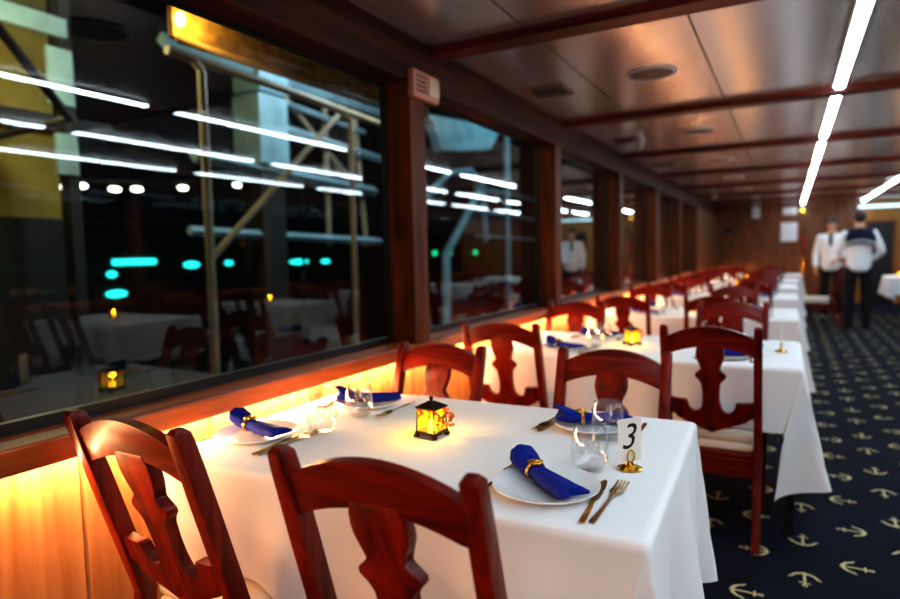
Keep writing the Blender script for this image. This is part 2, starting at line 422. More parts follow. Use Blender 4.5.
# added area lamp, boosts the light tape's throw into the room
al = bpy.data.lights.new('tape_fill', 'AREA'); al.shape = 'RECTANGLE'; al.size = 17; al.size_y = .012; al.energy = 85; al.color = (1, .50, .22); al.specular_factor = .25
ao = bpy.data.objects.new('tape_fill', al); COL.objects.link(ao); ao.location = (-1.512, 5.2, .785)
ao.matrix_world = Matrix.Translation((-1.512, 5.2, .785)) @ Matrix(((0, -math.sin(.3), -math.cos(.3), 0), (1, 0, 0, 0), (0, -math.cos(.3), math.sin(.3), 0), (0, 0, 0, 1)))
l = bpy.data.lights.new('near_warm_fill', 'AREA'); l.size = .7; l.energy = 11; l.color = (1, .66, .38); l.specular_factor = .4  # added warm fill lamp behind the camera, no fitting modelled
o = bpy.data.objects.new('near_warm_fill', l); COL.objects.link(o)
d_ = (Vector((-.6, 2.2, .6))-Vector((2.3, -1.6, 1.5))).normalized(); o.rotation_euler = d_.to_track_quat('-Z', 'Y').to_euler(); o.location = (2.3, -1.6, 1.5)
# round speakers and vents, one per bay
for k, y in enumerate([3.624+PIT*j for j in range(-1, 5)]):
    nm = ordn[k]
    t = thing('ceiling_speaker', 'round flat ceiling speaker, %s bay from the near end' % nm, 'speaker', (-.685, y, ZC), 0, 'round ceiling speakers')
    bm = lathe(BM(), [(.135, 0), (.135, -.006), (.128, -.010), (.118, -.010), (.116, -.004)], 40); obj('rim', bm, M['white_plastic'], t, True, 40)
    bm = lathe(BM(), [(0, -.008), (.117, -.006), (.117, -.001)], 40); obj('grille', bm, M['speaker'], t, True, 40)
    t = thing('air_vent', 'square dark ceiling air vent, %s bay from the near end' % nm, 'air vent', (-1.30, y+.05, ZC), 0, 'ceiling air vents')
    bm = lathe(BM(), [(.150, 0), (.178, 0), (.178, -.008), (.172, -.011), (.150, -.011)], 4, closed=True)
    bmesh.ops.rotate(bm, verts=bm.verts[:], matrix=Matrix.Rotation(PI/4, 3, 'Z')); obj('frame', bm, M['speaker'], t)
    bm = BM()
    for q in range(7): box(bm, -.095, .095, -.1+.03*q, -.085+.03*q, -.008, -.003)
    box(bm, -.095, .095, -.105, .105, -.002, 0); obj('grille', bm, M['grille'], t)
def ceiling_can(x, y, label):
    t = thing('smoke_detector', label, 'detector', (x, y, ZC))
    obj('base', lathe(BM(), [(0, 0), (.05, 0), (.05, -.015), (0, -.015)], 24), M['white_plastic'], t, True, 40)
    obj('sensor_head', lathe(BM(), [(.036, -.014), (.034, -.06), (.026, -.072), (0, -.074)], 24), M['white_plastic'], t, True, 40)
ceiling_can(-1.19, 5.75, 'white cylindrical detector on the ceiling beyond the second vent')
ceiling_can(-1.2, 12.2, 'small pale detector on the far ceiling near the corner')
# alarm sounder on the header over the first post
t = thing('alarm_sounder', 'salmon-beige alarm sounder box on the header above the first window post', 'alarm', (-1.5, 2.505, 2.035))
bm = BM(); box(bm, 0, .035, -.115, .115, -.062, .062, .010); obj('body', bm, M['alarm'], t, True, 40)
bm = BM(); box(bm, .033, .046, .005, .1, -.042, .045, .006); obj('strobe_lens', bm, M['alarm_lens'], t, True, 40)
bm = BM()
for i in range(4):
    for j in range(3): box(bm, .034, .0375, -.092+.03*j, -.07+.03*j, -.036+.021*i, -.024+.021*i)
obj('sound_slots', bm, M['alarm_dark'], t)

# ------------------------------------------------------------------ chair
H = .935
def yb_(z):                                   # rake of the rear posts
    if z >= .44: return -.15*(z-.44)/(H-.44)
    return -.12*((.44-z)/.44)**1.5
def make_chair(label, group):
    t = thing('dining_chair', label, 'chair', (0, 0, 0), 0, group)
    W2 = .198                                  # half of the outer width
    for s in (-1, 1):
        bm = BM()
        zs = [0, .12, .25, .36, .44, .6, .75, .90, .926, H]
        rings = []
        for z in zs:
            wd, dp = .032, (.036 if z < .1 else .046 if z < .5 else .044)
            if z > .91: wd, dp = (.031, .040) if z < .93 else (.022, .022)
            xo = s*(W2-.016); y = yb_(z)
            rings.append([bm.verts.new((xo+a*wd/2, y+c*dp/2, z)) for a, c in ((-1, -1), (1, -1), (1, 1), (-1, 1))])
        for A, B in zip(rings, rings[1:]):
            for k in range(4): bm.faces.new((A[k], A[(k+1) % 4], B[(k+1) % 4], B[k]))
        bm.faces.new(rings[0]); bm.faces.new(rings[-1])
        es = [e for e in bm.edges if abs(e.verts[0].co.z-e.verts[1].co.z) > .005]
        bmesh.ops.bevel(bm, geom=es, offset=.0035, segments=2, affect='EDGES', profile=.5)
        obj('leg', bm, M['chair'], t, True, 35)
        bm = BM(); xo = s*.185
        rings = [[bm.verts.new((xo+a*w/2, .375+c*w/2, z)) for a, c in ((-1, -1), (1, -1), (1, 1), (-1, 1))] for z, w in ((0, .030), (.27, .040), (.355, .042))]
        for A, B in zip(rings, rings[1:]):
            for k in range(4): bm.faces.new((A[k], A[(k+1) % 4], B[(k+1) % 4], B[k]))
        bm.faces.new(rings[0]); bm.faces.new(rings[-1])
        bmesh.ops.bevel(bm, geom=[e for e in bm.edges if abs(e.verts[0].co.z-e.verts[1].co.z) > .05], offset=.004, segments=2, affect='EDGES')
        obj('leg', bm, M['chair'], t, True, 35)
    IN = W2-.030
    def rk(u, v, tt): return (u, yb_(H-v)+tt, H-v)
    ex = lambda v: v if v < .24 else v+(v-.24)*.16
    # arched crest rail
    up = []; dn = []
    n = 20
    for k in range(n+1):
        u = -IN+2*IN*k/n; q = 1-(u/IN)**2
        up.append((u, .048-.046*q)); dn.append((u, .127-.039*q))
    bm = prism(BM(), up+dn[::-1], -.015, .013, rk, .004); obj('crest_rail', bm, M['chair_x'], t, True, 35)
    # splat cut as an anchor: bulb, collar, shank and the curved arms with flukes
    half = [(.046, .078), (.053, .100), (.0565, .124), (.054, .142), (.046, .160), (.037, .176), (.0345, .186), (.040, .194), (.054, .201), (.062, .211), (.062, .221), (.054, .231), (.041, .239), (.034, .252), (.033, .290), (.034, .320)]
    half += [(.066+.032*math.cos(R(a)), .332+.038*math.sin(R(a))) for a in range(180, -1, -20)]
    half = half[:-1]+[(.098, .334), (.097, .322), (.103, .318), (.135, .321), (IN, .312), (IN, .372), (IN-.010, .379), (IN-.018, .374), (.140, .392), (.100, .408), (.055, .424), (.020, .434), (0, .446)]
    # the circular notch runs downward from the shank and up to the fluke
    pts = []
    for u, v in half:
        pts.append((u, v))
    notch = [(.066-.032*math.cos(R(a)), .332+.034*math.sin(R(a))) for a in range(0, 181, 20)]
    pts = half[:16]+notch[1:-1]+half[16+9:]
    out = pts+[(-u, v) for u, v in pts[::-1] if u > 1e-6]
    out = [(u, ex(v)) for u, v in out]
    bm = prism(BM(), out, -.016, .014, rk, .003); obj('splat', bm, M['chair'], t, True, 35)
    # seat frame
    bm = BM()
    box(bm, -.17, .17, -.018, .006, .275, .355, .003); obj('apron', bm, M['chair_x'], t)
    bm = BM(); box(bm, -.165, .165, .368, .390, .275, .355, .003); obj('apron', bm, M['chair_x'], t)
    for s in (-1, 1):
        bm = BM(); box(bm, s*.185-.011, s*.185+.011, .02, .36, .275, .355, .003); obj('apron', bm, M['chair_x'], t)
    bm = BM(); prism(bm, [(-.165, .0), (.165, .0), (.205, .405), (-.205, .405)], .355, .372, lambda u, v, z: (u, v, z), .004); obj('seat', bm, M['chair_x'], t)
    bm = BM()
    for z0, z1 in ((.372, .415), (.414, .456)):
        prism(bm, [(-.160, .022), (.160, .022), (.196, .398), (-.196, .398)], z0, z1, lambda u, v, z: (u, v, z), .013)
    obj('cushion', bm, M['cushion'], t, True, 50)
    return t
CH_L = 'cherry-red anchor-back dining chair'
chair0 = make_chair(CH_L, 'anchor-back dining chairs')
used = [False]
def place_chair(x, y, rz, label, z=1):
    if not used[0]:
        used[0] = True; c = chair0; c.location = (x, y, 0); c.rotation_euler = (0, 0, rz); c['label'] = label
    else: c = dup(chair0, (x, y, 0), rz, label)
    if z != 1: c.scale = (1, 1, z)
    return c

# ------------------------------------------------------------------ table, cloth
TZ = .75
def make_table_parts(t, w, d):
    bm = BM(); box(bm, 0, w, 0, d, TZ-.03, TZ-.004, .004); obj('tabletop', bm, M['chair_x'], t)
    for x in (.6, w-.035):
        for y in (.045, d-.045):
            bm = BM(); box(bm, x-.02, x+.02, y-.02, y+.02, 0, TZ-.03, .004); obj('leg', bm, M['black'], t)
def cloth_bm(w, d, ol, orr, of, ob, seed):
    rnd = random.Random(seed); ph = [rnd.uniform(0, 6.28) for _ in range(8)]
    bm = BM(); st = .026
    def axis(a, b_, lo, hi):
        n = round((hi-lo)/st); xs = [lo+(hi-lo)*k/n for k in range(n+1)]
        for e in (a, b_, a-.012, b_+.012, a-.024, b_+.024, a+.01, b_-.01):
            if lo < e < hi: xs.append(e)
        xs = sorted(xs); o_ = [xs[0]]
        for x in xs[1:]:
            if x-o_[-1] > .004: o_.append(x)
        return o_
    X = axis(0, w, -ol, w+orr); Y = axis(0, d, -of, d+ob); r = .014
    G = []
    for x in X:
        row = []
        for y in Y:
            qx, qy = min(max(x, 0), w), min(max(y, 0), d)
            vx, vy = x-qx, y-qy; Lh = math.hypot(vx, vy)
            if Lh < 1e-6:
                row.append(bm.verts.new((x, y, .0006*math.sin(9*x+ph[0])*math.sin(8*y+ph[1])))); continue
            nx, ny = vx/Lh, vy/Lh
            if Lh < r*PI/2: a = Lh/r; out, dn = r*math.sin(a), r*(1-math.cos(a))
            else: out, dn = r, r+Lh-r*PI/2
            s = qx*1.0 if abs(ny) > abs(nx) else qy
            k = max(0, Lh-.03)
            diag = abs(2*nx*ny)
            wave = .022*math.sin(11*s+ph[2])+.014*math.sin(23*s+ph[3])
            fl = .06; ox_, oy_ = nx, ny
            if diag > .001:
                th = math.degrees(math.atan2(abs(ny), abs(nx)))     # 0 along x, 90 along y
                fl += .14*math.exp(-((th-6)/7)**2)*(1-math.exp(-th/2))+.03*math.exp(-((th-33)/14)**2)+.08*math.exp(-((th-70)/9)**2)*(1-math.exp(-(90-th)/4))
                t2 = R(90*(th/90)**.5)
                ox_, oy_ = math.copysign(math.cos(t2), nx), math.copysign(math.sin(t2), ny)
            shx = 0
            if abs(ny) > 1e-6:
                thd = math.degrees(math.atan2(abs(ny), abs(nx))); g = min(1, max(0, (thd-8)/22)); g = g*g*(3-2*g)
                for side, dd in ((1, w-qx),) if ol < .2 else ((1, w-qx), (-1, qx)): shx -= side*.24*k*g*math.exp(-dd/.13)
            edge = min(qx, w-qx) if abs(ny) > abs(nx) else min(qy, d-qy)
            fo = max(0, 1-edge/.25)
            out += k*fl+k/.3*wave*(1-diag)*(1-.3*fo)*1.0
            dn -= k*fl*fl*.5
            if ol < .2 and qx < .6*w: dn = min(dn, .285)
            out = max(out, .006)
            row.append(bm.verts.new((qx+ox_*out+shx, qy+oy_*out, -dn)))
        G.append(row)
    for i in range(len(X)-1):
        for j in range(len(Y)-1): bm.faces.new((G[i][j], G[i+1][j], G[i+1][j+1], G[i][j+1]))
    return bm

# ------------------------------------------------------------------ tableware prototypes
def proto(name, cat, group): return thing(name, 'x', cat, (0, 0, 0), 0, group)
P_ = {}
# plate
bm = lathe(BM(), [(0, .004), (.070, .004), (.080, .007), (.113, .018), (.117, .0195), (.117, .0165), (.090, .003), (.066, 0), (0, 0)], 56)
P_['plate'] = tag(obj('dinner_plate', bm, M['plate'], None, True, 60), 'x', 'plate', 'white dinner plates')
# napkin pinched in a gilt ring
def make_napkin():
    t = proto('folded_napkin', 'napkin', 'blue napkins in rings')
    bm = BM(); n = 28; S = []
    st = [(-.100, .026, .019, .050), (-.094, .032, .024, .048), (-.075, .033, .024, .040), (-.055, .027, .021, .034), (-.035, .020, .017, .028), (-.018, .021, .018, .026), (.010, .027, .018, .024), (.04, .031, .017, .024), (.07, .033, .015, .024), (.095, .036, .0125, .026), (.104, .031, .009, .026)]
    for i, (x, w, h, z) in enumerate(st):
        ring = []
        for k in range(n):
            a = 2*PI*k/n; f = 1+.10*math.sin(3*a+.6+x*14)+.06*math.sin(7*a+x*30)
            ring.append(bm.verts.new((x+.008*math.cos(2*a)*(1 if abs(x) > .09 else 0), w*math.cos(a)*f, z-.004+h*math.sin(a)*f)))
        S.append(ring)
    for A, B in zip(S, S[1:]):
        for k in range(n): bm.faces.new((A[k], A[(k+1) % n], B[(k+1) % n], B[k]))
    for rg, dx in ((S[0], .022), (S[-1], -.012)):
        c = bm.verts.new(sum((v.co for v in rg), Vector())/n+Vector((dx, 0, 0)))
        for k in range(n): bm.faces.new((rg[k], rg[(k+1) % n], c))
    bmesh.ops.subdivide_edges(bm, edges=bm.edges[:], cuts=1, smooth=.5)
    obj('napkin_cloth', bm, M['napkin'], t, True)
    bm = BM(); rg = []
    for k in range(32):
        a = 2*PI*k/32; rg.append((-.036, .0235*math.cos(a), .025+.0205*math.sin(a)))
    tube(bm, rg+[rg[0]], .0022, 8, cap=False)
    for dx in (.005,): tube(bm, [(x+dx, y, z) for x, y, z in rg+[rg[0]]], .0016, 8, cap=False)
    nr = obj('napkin_ring', bm, M['gold'], t, True)
    bm = BM(); ball(bm, (-.033, 0, .048), .007, 2, (1, 1, .7))
    for k in range(8):
        a = 2*PI*k/8; tube(bm, [(-.033, 0, .048), (-.033+.017*math.cos(a), .017*math.sin(a), .048-.003)], [.002, .0035], 6)
    tube(bm, [(-.033+.014*math.cos(2*PI*k/24), .014*math.sin(2*PI*k/24), .047) for k in range(25)], .0016, 6, cap=False)
    obj('ring_ornament', bm, M['gold'], nr, True)
    return t
P_['napkin'] = make_napkin()
# stemless glass
prof = [(0, .003), (.026, .003), (.034, .008), (.0425, .026), (.0455, .046), (.0440, .066), (.0395, .088), (.0352, .108), (.0340, .1085), (.0384, .088), (.0428, .066), (.0443, .046), (.0412, .027), (.033, .011), (.025, .0075), (0, .007)]
P_['glass'] = tag(obj('wine_glass', lathe(BM(), prof, 40), M['glass'], None, True, 60), 'x', 'glass', 'stemless wine glasses')
# knife and fork, lying along +y, handle at y=0
def strip_solid(bm, st, th):                   # st: (y, half width, z)
    a = []; 
    for y, w, z in st: a.append([bm.verts.new(p) for p in ((-w, y, z), (w, y, z), (w, y, z+th), (-w, y, z+th))])
    for A, B in zip(a, a[1:]):
        for k in range(4): bm.faces.new((A[k], A[(k+1) % 4], B[(k+1) % 4], B[k]))
    bm.faces.new(a[0]); bm.faces.new(a[-1])
def make_knife():
    t = proto('table_knife', 'knife', 'gilt table knives')
    bm = BM(); strip_solid(bm, [(0, .004, .0005), (.01, .0055, .0005), (.06, .0045, .0005), (.095, .0035, .001)], .0035); obj('handle', bm, M['gold'], t, True, 30)
    bm = BM(); strip_solid(bm, [(.094, .0035, .0015), (.11, .008, .0015), (.17, .0085, .0015), (.195, .006, .0015), (.205, .001, .0015)], .0014); obj('blade', bm, M['champagne'], t, True, 30)
    return t
def make_fork():
    t = proto('table_fork', 'fork', 'gilt table forks')
    bm = BM(); strip_solid(bm, [(0, .0045, .0005), (.012, .0055, .0005), (.06, .0035, .001), (.11, .0025, .004), (.128, .004, .006)], .003); obj('handle', bm, M['champagne'], t, True, 30)
    bm = BM(); strip_solid(bm, [(.126, .004, .006), (.138, .010, .006), (.15, .0115, .004), (.156, .0115, .0035)], .002)
    for k in range(4):
        x = -.0096+.0064*k
        bmx = []
        for y, z in ((.155, .0035), (.175, .003), (.197, .007)):
            bmx.append([bm.verts.new(p) for p in ((x-.0017, y, z), (x+.0017, y, z), (x+.0017, y, z+.0018), (x-.0017, y, z+.0018))])
        for A, B in zip(bmx, bmx[1:]):
            for q in range(4): bm.faces.new((A[q], A[(q+1) % 4], B[(q+1) % 4], B[q]))
        bm.faces.new(bmx[0]); bm.faces.new(bmx[-1])
    obj('tines', bm, M['champagne'], t, True, 30)
    return t
P_['knife'] = make_knife(); P_['fork'] = make_fork()
# lantern
def make_lantern():
    t = proto('candle_lantern', 'lantern', 'stained-glass candle lanterns')
    s = .031
    bm = BM(); box(bm, -s-.004, s+.004, -s-.004, s+.004, .008, .017, .002)
    for a in (-1, 1):
        for c in (-1, 1): box(bm, a*s-.007, a*s+.007, c*s-.007, c*s+.007, 0, .010, .002)
    obj('base', bm, M['iron'], t)
    for a in (-1, 1):
        for c in (-1, 1): obj('corner_post', tube(BM(), [(a*s, c*s, .016), (a*s*.92, c*s*.92, .084)], .0022, 6), M['iron'], t)
    bm = BM(); rs = []
    for q, z in ((1.10, .082), (1.10, .0855), (.66, .094), (.34, .099), (.3, .101)):
        rs.append([bm.verts.new((a*s*q, c*s*q, z)) for a, c in ((-1, -1), (1, -1), (1, 1), (-1, 1))])
    for A, B in zip(rs, rs[1:]):
        for k in range(4): bm.faces.new((A[k], A[(k+1) % 4], B[(k+1) % 4], B[k]))
    bm.faces.new(rs[-1]); rf = obj('roof', bm, M['iron'], t)
    bm = lathe(BM(), [(.006, .100), (.004, .104), (.007, .108), (.005, .113), (0, .117)], 12); obj('finial', bm, M['iron'], rf, True)
    for a, c in ((1, 0), (-1, 0), (0, 1), (0, -1)):
        bm = BM(); k0, k1 = s*.95, s*.88
        if a: q = [(a*k0, -k0, .018), (a*k0, k0, .018), (a*k1, k1, .083), (a*k1, -k1, .083)]
        else: q = [(-k0, c*k0, .018), (k0, c*k0, .018), (k1, c*k1, .083), (-k1, c*k1, .083)]
        bm.faces.new([bm.verts.new(v) for v in q]); obj('coloured_pane', bm, M['stained'], t)
    bm = lathe(BM(), [(0, .018), (.012, .018), (.012, .038), (.004, .040), (.0045, .048), (0, .060)], 16); obj('candle', bm, M['candle'], t, True)
    bm = BM(); rnd = random.Random(3)
    for k in range(34):
        c = (s+.008+rnd.uniform(-.007, .022), rnd.uniform(-.026, .024), .056+rnd.uniform(-.026, .026))
        ball(bm, c, rnd.uniform(.0045, .0075), 1, (1, 1, .8), rnd.choice([0, 0, 1, 1, 2]))
    obj('flower_trim', bm, [M['petal_red'], M['petal_orange'], M['leaf']], t, True)
    return t
P_['lantern'] = make_lantern()
def lantern_light(x, y, z, e=1.6):
    l = bpy.data.lights.new('lantern_flame', 'POINT'); l.energy = e; l.color = (1, .62, .2); l.shadow_soft_size = .012
    o = bpy.data.objects.new('lantern_flame', l); COL.objects.link(o); o.location = (x, y, z)
# table number stand
def make_stand(with_digit):
    t = proto('table_number_stand', 'table number', 'table number stands')
    bm = lathe(BM(), [(0, 0), (.028, 0), (.029, .003), (.020, .007), (.010, .010), (.008, .016), (0, .017)], 32); b0 = obj('base', bm, M['brass'], t, True, 40)
    bm = BM(); pr = [(.0, .012)]
    tube(bm, [(.010*math.sin(2*PI*k/24), -.004, .030-.015*math.cos(2*PI*k/24)) for k in range(25)], .002, 8, cap=False)
    tube(bm, [(.010*math.sin(2*PI*k/24), .004, .030-.015*math.cos(2*PI*k/24)) for k in range(25)], .002, 8, cap=False)
    obj('clip', bm, M['brass'], t, True)
    bm = BM(); box(bm, -.034, .034, -.0006, .0006, .018, .122); cd = obj('card', bm, M['card'], t)
    if with_digit:
        cu = bpy.data.curves.new('digit', 'FONT'); cu.body = '3'; cu.size = .086; cu.shear = .25; cu.align_x = 'CENTER'; cu.extrude = .0002
        cu.materials.append(M['ink'])
        tmp = bpy.data.objects.new('digit_curve', cu); COL.objects.link(tmp)
        bpy.context.view_layer.update()
        me = bpy.data.meshes.new_from_object(tmp.evaluated_get(bpy.context.evaluated_depsgraph_get()))
        bpy.data.objects.remove(tmp); me.name = 'digit'
        d = bpy.data.objects.new('digit', me); COL.objects.link(d); d.parent = cd
        d.location = (-.006, -.0012, .050); d.rotation_euler = (PI/2, 0, 0); d['label'] = 'black italic numeral 3'
    return t
P_['stand'] = make_stand(True)
P_['stand_blank'] = make_stand(False)
first = {}
def put(kind, x, y, z, rz, label, tilt=None):
    if kind not in first: first[kind] = True; o = P_[kind]; o.location = (x, y, z); o.rotation_euler = (0, 0, rz); o['label'] = label
    else: o = dup(P_[kind], (x, y, z), rz, label)
    if kind in ('knife', 'fork'): o.scale = (1.18, 1.18, 1)
    if kind == 'napkin': o.scale = (1.06, 1, .95)
    if tilt: o.rotation_euler = (0, tilt, rz)
    return o

# ------------------------------------------------------------------ the rows of laid tables
tab_ord = ['nearest', 'second', 'third', 'fourth', 'fifth', 'sixth', 'seventh']
# right edge x, near edge y, width, depth
ROW = [(-.221, 1.067, 1.255, .851), (.052, 3.00, 1.50, .86), (.06, 5.03, 1.50, .86), (.075, 7.0, 1.50, .86), (.09, 8.96, 1.50, .86), (.12, 10.55, 1.50, .80), (.20, 12.85, 1.40, .80)]
cl_proto = None
for i, (xr, yn, w, d) in enumerate(ROW):
    nm = tab_ord[i]; xl = xr-w
    row = '%s window-row table' % nm
    t = thing('dining_table', 'black-legged dining table under a white cloth, %s in the window row' % nm, 'table', (xl, yn, 0), 0, 'window-row tables')
    t.rotation_euler = (0, 0, R(1.8) if i == 0 else 0); make_table_parts(t, w, d)
    lab = 'white tablecloth hanging over %s' % row
    if i == 0: lab = 'white tablecloth over the nearest table, the one set with number 3'
    if i in (0, 1):
        ol = .03 if i == 0 else .10
        c = obj('tablecloth', cloth_bm(w, d, ol, .51, .29, .29, i+3), M['linen'], None, True); c.location = (xl, yn, TZ); c.rotation_euler = (0, 0, R(1.8) if i == 0 else 0)
        tag(c, lab, 'tablecloth', 'white tablecloths of the window row'); cl_proto = c
    else:
        c = dup(cl_proto, (xl, yn, TZ), 0, lab); c.scale = (w/1.50, d/.86, 1)
    # chairs
    if i == 0: spots = [(-1.243, .955, R(-1), 'near', 'window'), (-.588, .932, R(2), 'near', 'aisle'), (-1.235, 2.025, PI-R(1), 'far', 'window'), (-.54, 2.045, PI+R(1), 'far', 'aisle')]
    elif i == 1: spots = [(-1.24, 2.89, R(4), 'near', 'window'), (-.286, 2.91, R(0), 'near', 'aisle'), (-1.255, 3.93, PI, 'far', 'window'), (-.30, 3.94, PI-R(2), 'far', 'aisle')]
    elif i == 2: spots = [(-1.10, 4.80, R(6), 'near', 'window'), (-.48, 4.92, R(4), 'near', 'aisle'), (-1.15, 5.95, PI, 'far', 'window'), (-.42, 5.95, PI+R(4), 'far', 'aisle')]
    elif i < 6:
        spots = [(xr-1.19, yn-.12, R(3), 'near', 'window'), (xr-.40, yn-.12, R(-3), 'near', 'aisle'), (xr-1.18, yn+d+.11, PI+R(2), 'far', 'window'), (xr-.42, yn+d+.11, PI-R(4), 'far', 'aisle')]
    else: spots = [(xr-1.1, yn-.12, R(3), 'near', 'window'), (xr-.45, yn-.12, R(-3), 'near', 'aisle')]
    for x, y, rz, sd, en in spots:
        place_chair(x, y, rz, '%s, %s side of %s, %s end' % (CH_L, sd, row, en), (.972 if en == 'window' else .985) if (i == 0 and sd == 'far') else 1.015 if (i == 1 and en == 'aisle') else 1.013 if (i == 0 and en == 'aisle') else 1)
    # place settings
    if i > 5: continue
    if i == 0:
        S = [('near', 'window', -1.355, 1.285, R(-8), -1.183), ('near', 'aisle', -.458, 1.255, R(-37), -.335), ('far', 'window', -1.285, 1.735, R(33), -1.213), ('far', 'aisle', -.495, 1.775, R(32), -.43)]
        GL = {('near', 'window'): (-1.213, 1.406), ('near', 'aisle'): (-.408, 1.42), ('far', 'window'): (-1.213, 1.592), ('far', 'aisle'): (-.43, 1.675)}
    else:
        a, c = xr-1.10, xr-.31
        S = [('near', 'window', a, yn+.17, R(-20), 0), ('near', 'aisle', c, yn+.20, R(12), 0), ('far', 'window', a+.05, yn+d-.17, R(24), 0), ('far', 'aisle', c, yn+d-.18, R(30), 0)]
        GL = {('near', 'window'): (a+.13, yn+.32), ('near', 'aisle'): (c+.10, yn+.34), ('far', 'window'): (a+.12, yn+d-.33), ('far', 'aisle'): (c-.1, yn+d-.33)}
    for sd, en, px, py, ang, fx in S:
        pl = '%s %s-end place, %s' % (sd, en, row)
        put('plate', px, py, TZ+.001, 0, 'white dinner plate at the '+pl)
        put('napkin', px-(.008 if i == 0 else 0), py+(.012 if i == 0 else 0), TZ+.0055, ang, 'blue napkin in a gold ring at the '+pl)
        gx, gy_ = GL[(sd, en)]
        put('glass', gx, gy_, TZ+.001, 0, 'stemless clear wine glass at the '+pl)
        if i < 3:
            f = 1 if sd == 'near' else -1; fr = 0 if f == 1 else PI
            sgn = 1 if f == 1 else -1
            put('knife', px+f*.118, py-f*.130, TZ+.001, fr+R(4)*sgn, 'gilt table knife right of the plate at the '+pl)
            put('fork', px+f*.135, py-f*.125, TZ+.001, fr-R(2), 'gilt fork right of the plate at the '+pl)
            put('fork', px-f*.126, py-f*.10, TZ+.001, fr-R(3)*f, 'gilt fork left of the plate at the '+pl)
    lx, ly = ((-.893, 1.507), (-.75, 3.446))[i] if i < 2 else (xr-.70, yn+.42)
    o = put('lantern', lx, ly, TZ+.0015, R(-6) if i == 0 else R(28+17*i), 'glowing stained-glass candle lantern in the middle of the '+row)
    lantern_light(lx, ly, TZ+.068)
    if i == 0: put('stand', -.325, 1.468, TZ+.0015, R(52), 'brass table number stand holding a white card reading 3')
    elif i == 1: put('stand_blank', -.027, 3.461, TZ+.0015, R(87), 'brass card stand seen edge-on at the aisle end of the '+row)
if 'stand_blank' not in first: pass

# the single chair in the aisle, turned to the row
place_chair(.63, 11.50, R(75), CH_L+', turned sideways in the aisle in front of the two crew')

# tables across the aisle (the near ones are seen mirrored in the windows)
cl2 = None
RIGHT = [(1.5, -.9), (1.5, 1.1), (1.5, 3.05), (1.5, 5.0), (1.48, 7.0), (1.46, 9.0), (1.42, 12.0)]
for i, (xl, yn) in enumerate(RIGHT):
    nm = tab_ord[i]; w, d = 1.25, .84; row = '%s table across the aisle' % nm
    t = thing('dining_table', 'black-legged dining table under a white cloth, %s across the aisle' % nm, 'table', (xl, yn, 0), 0, 'tables across the aisle')
    make_table_parts(t, w, d)
    lab = 'white tablecloth hanging over '+row
    if cl2 is None:
        cl2 = obj('tablecloth', cloth_bm(w, d, .32, .2, .285, .285, 21), M['linen'], None, True); cl2.location = (xl, yn, TZ); tag(cl2, lab, 'tablecloth', 'white tablecloths across the aisle')
    else: dup(cl2, (xl, yn, TZ), 0, lab)
    lx, ly = xl+.62, yn+.42
    if i == 6: lx, ly = xl+.17, yn+.3
    put('lantern', lx, ly, TZ+.0015, R(20+13*i), 'glowing stained-glass candle lantern on the '+row)
    lantern_light(lx, ly, TZ+.068)
    if i < 6:
        for x, y, rz, sd, en in ((xl+.3, yn-.1, 0, 'near', 'aisle'), (xl+.95, yn-.1, R(3), 'near', 'wall'), (xl+.3, yn+d+.06, PI, 'far', 'aisle'), (xl+.95, yn+d+.06, PI, 'far', 'wall')):
            place_chair(x, y, rz, '%s, %s side of %s, %s end' % (CH_L, sd, row, en))

# ------------------------------------------------------------------ far wall notices, light gleams and pole
def notice(x, z, w, h, label, m='paper', name='wall_sheet'):
    bm = BM(); box(bm, -w/2, w/2, -.006, 0, -h/2, h/2, .0015); o = obj(name, bm, M[m]); o.location = (x, Y1-.003, z)
    tag(o, label, 'notice')
notice(-.01, 1.61, .33, .42, 'white paper notice on the far wall, just left of the crew')
notice(-.695, 2.085, .17, .26, 'small bluish notice high on the far wall, left of the white paper')
notice(0, 2.09, .28, .17, 'pale sheet in place of a gleam right under the ceiling, above the white paper notice')  # pale sheet made up for a patch of reflected light
notice(-1.29, 1.69, .26, .11, 'small dark plate on the far wall near the window corner', 'black', 'wall_plate')
t = thing('brass_pole', 'slim brass pole with red band and crossbar before the far wall', 'pole', (.27, 15.9, 0))
obj('base', lathe(BM(), [(0, 0), (.12, 0), (.12, .02), (.03, .05), (0, .05)], 24), M['brass'], t, True, 40)
obj('pole', tube(BM(), [(0, 0, .03), (0, 0, 1.25)], .018, 10), M['brass'], t, True, 40)
M['red'] = simple('red_enamel', (170, 30, 24), .35, noise=.1)
obj('red_band', tube(BM(), [(0, 0, 1.22), (0, 0, 1.52)], .030, 12), M['red'], t, True, 40)
obj('pole', tube(BM(), [(0, 0, 1.5), (0, 0, 2.06)], .018, 10), M['brass'], t, True, 40)
obj('crossbar', tube(BM(), [(-.1, 0, 2.06), (.40, 0, 2.06)], .020, 10), M['brass'], t, True, 40)
t = thing('strip_gleam', 'long pale cyan bar in place of a strip gleam atop the golden far wall', 'gleam', (1.72, Y1-.03, 2.10))  # glowing bar added to imitate the ceiling strip's gleam on the wall
M['cyanstrip'] = emit('cyan_strip_gleam', (.55, .9, 1), 2.2)
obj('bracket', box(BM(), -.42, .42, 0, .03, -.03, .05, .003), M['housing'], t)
obj('diffuser', box(BM(), -.40, .40, -.03, 0, -.025, .025, .008), M['cyanstrip'], t)
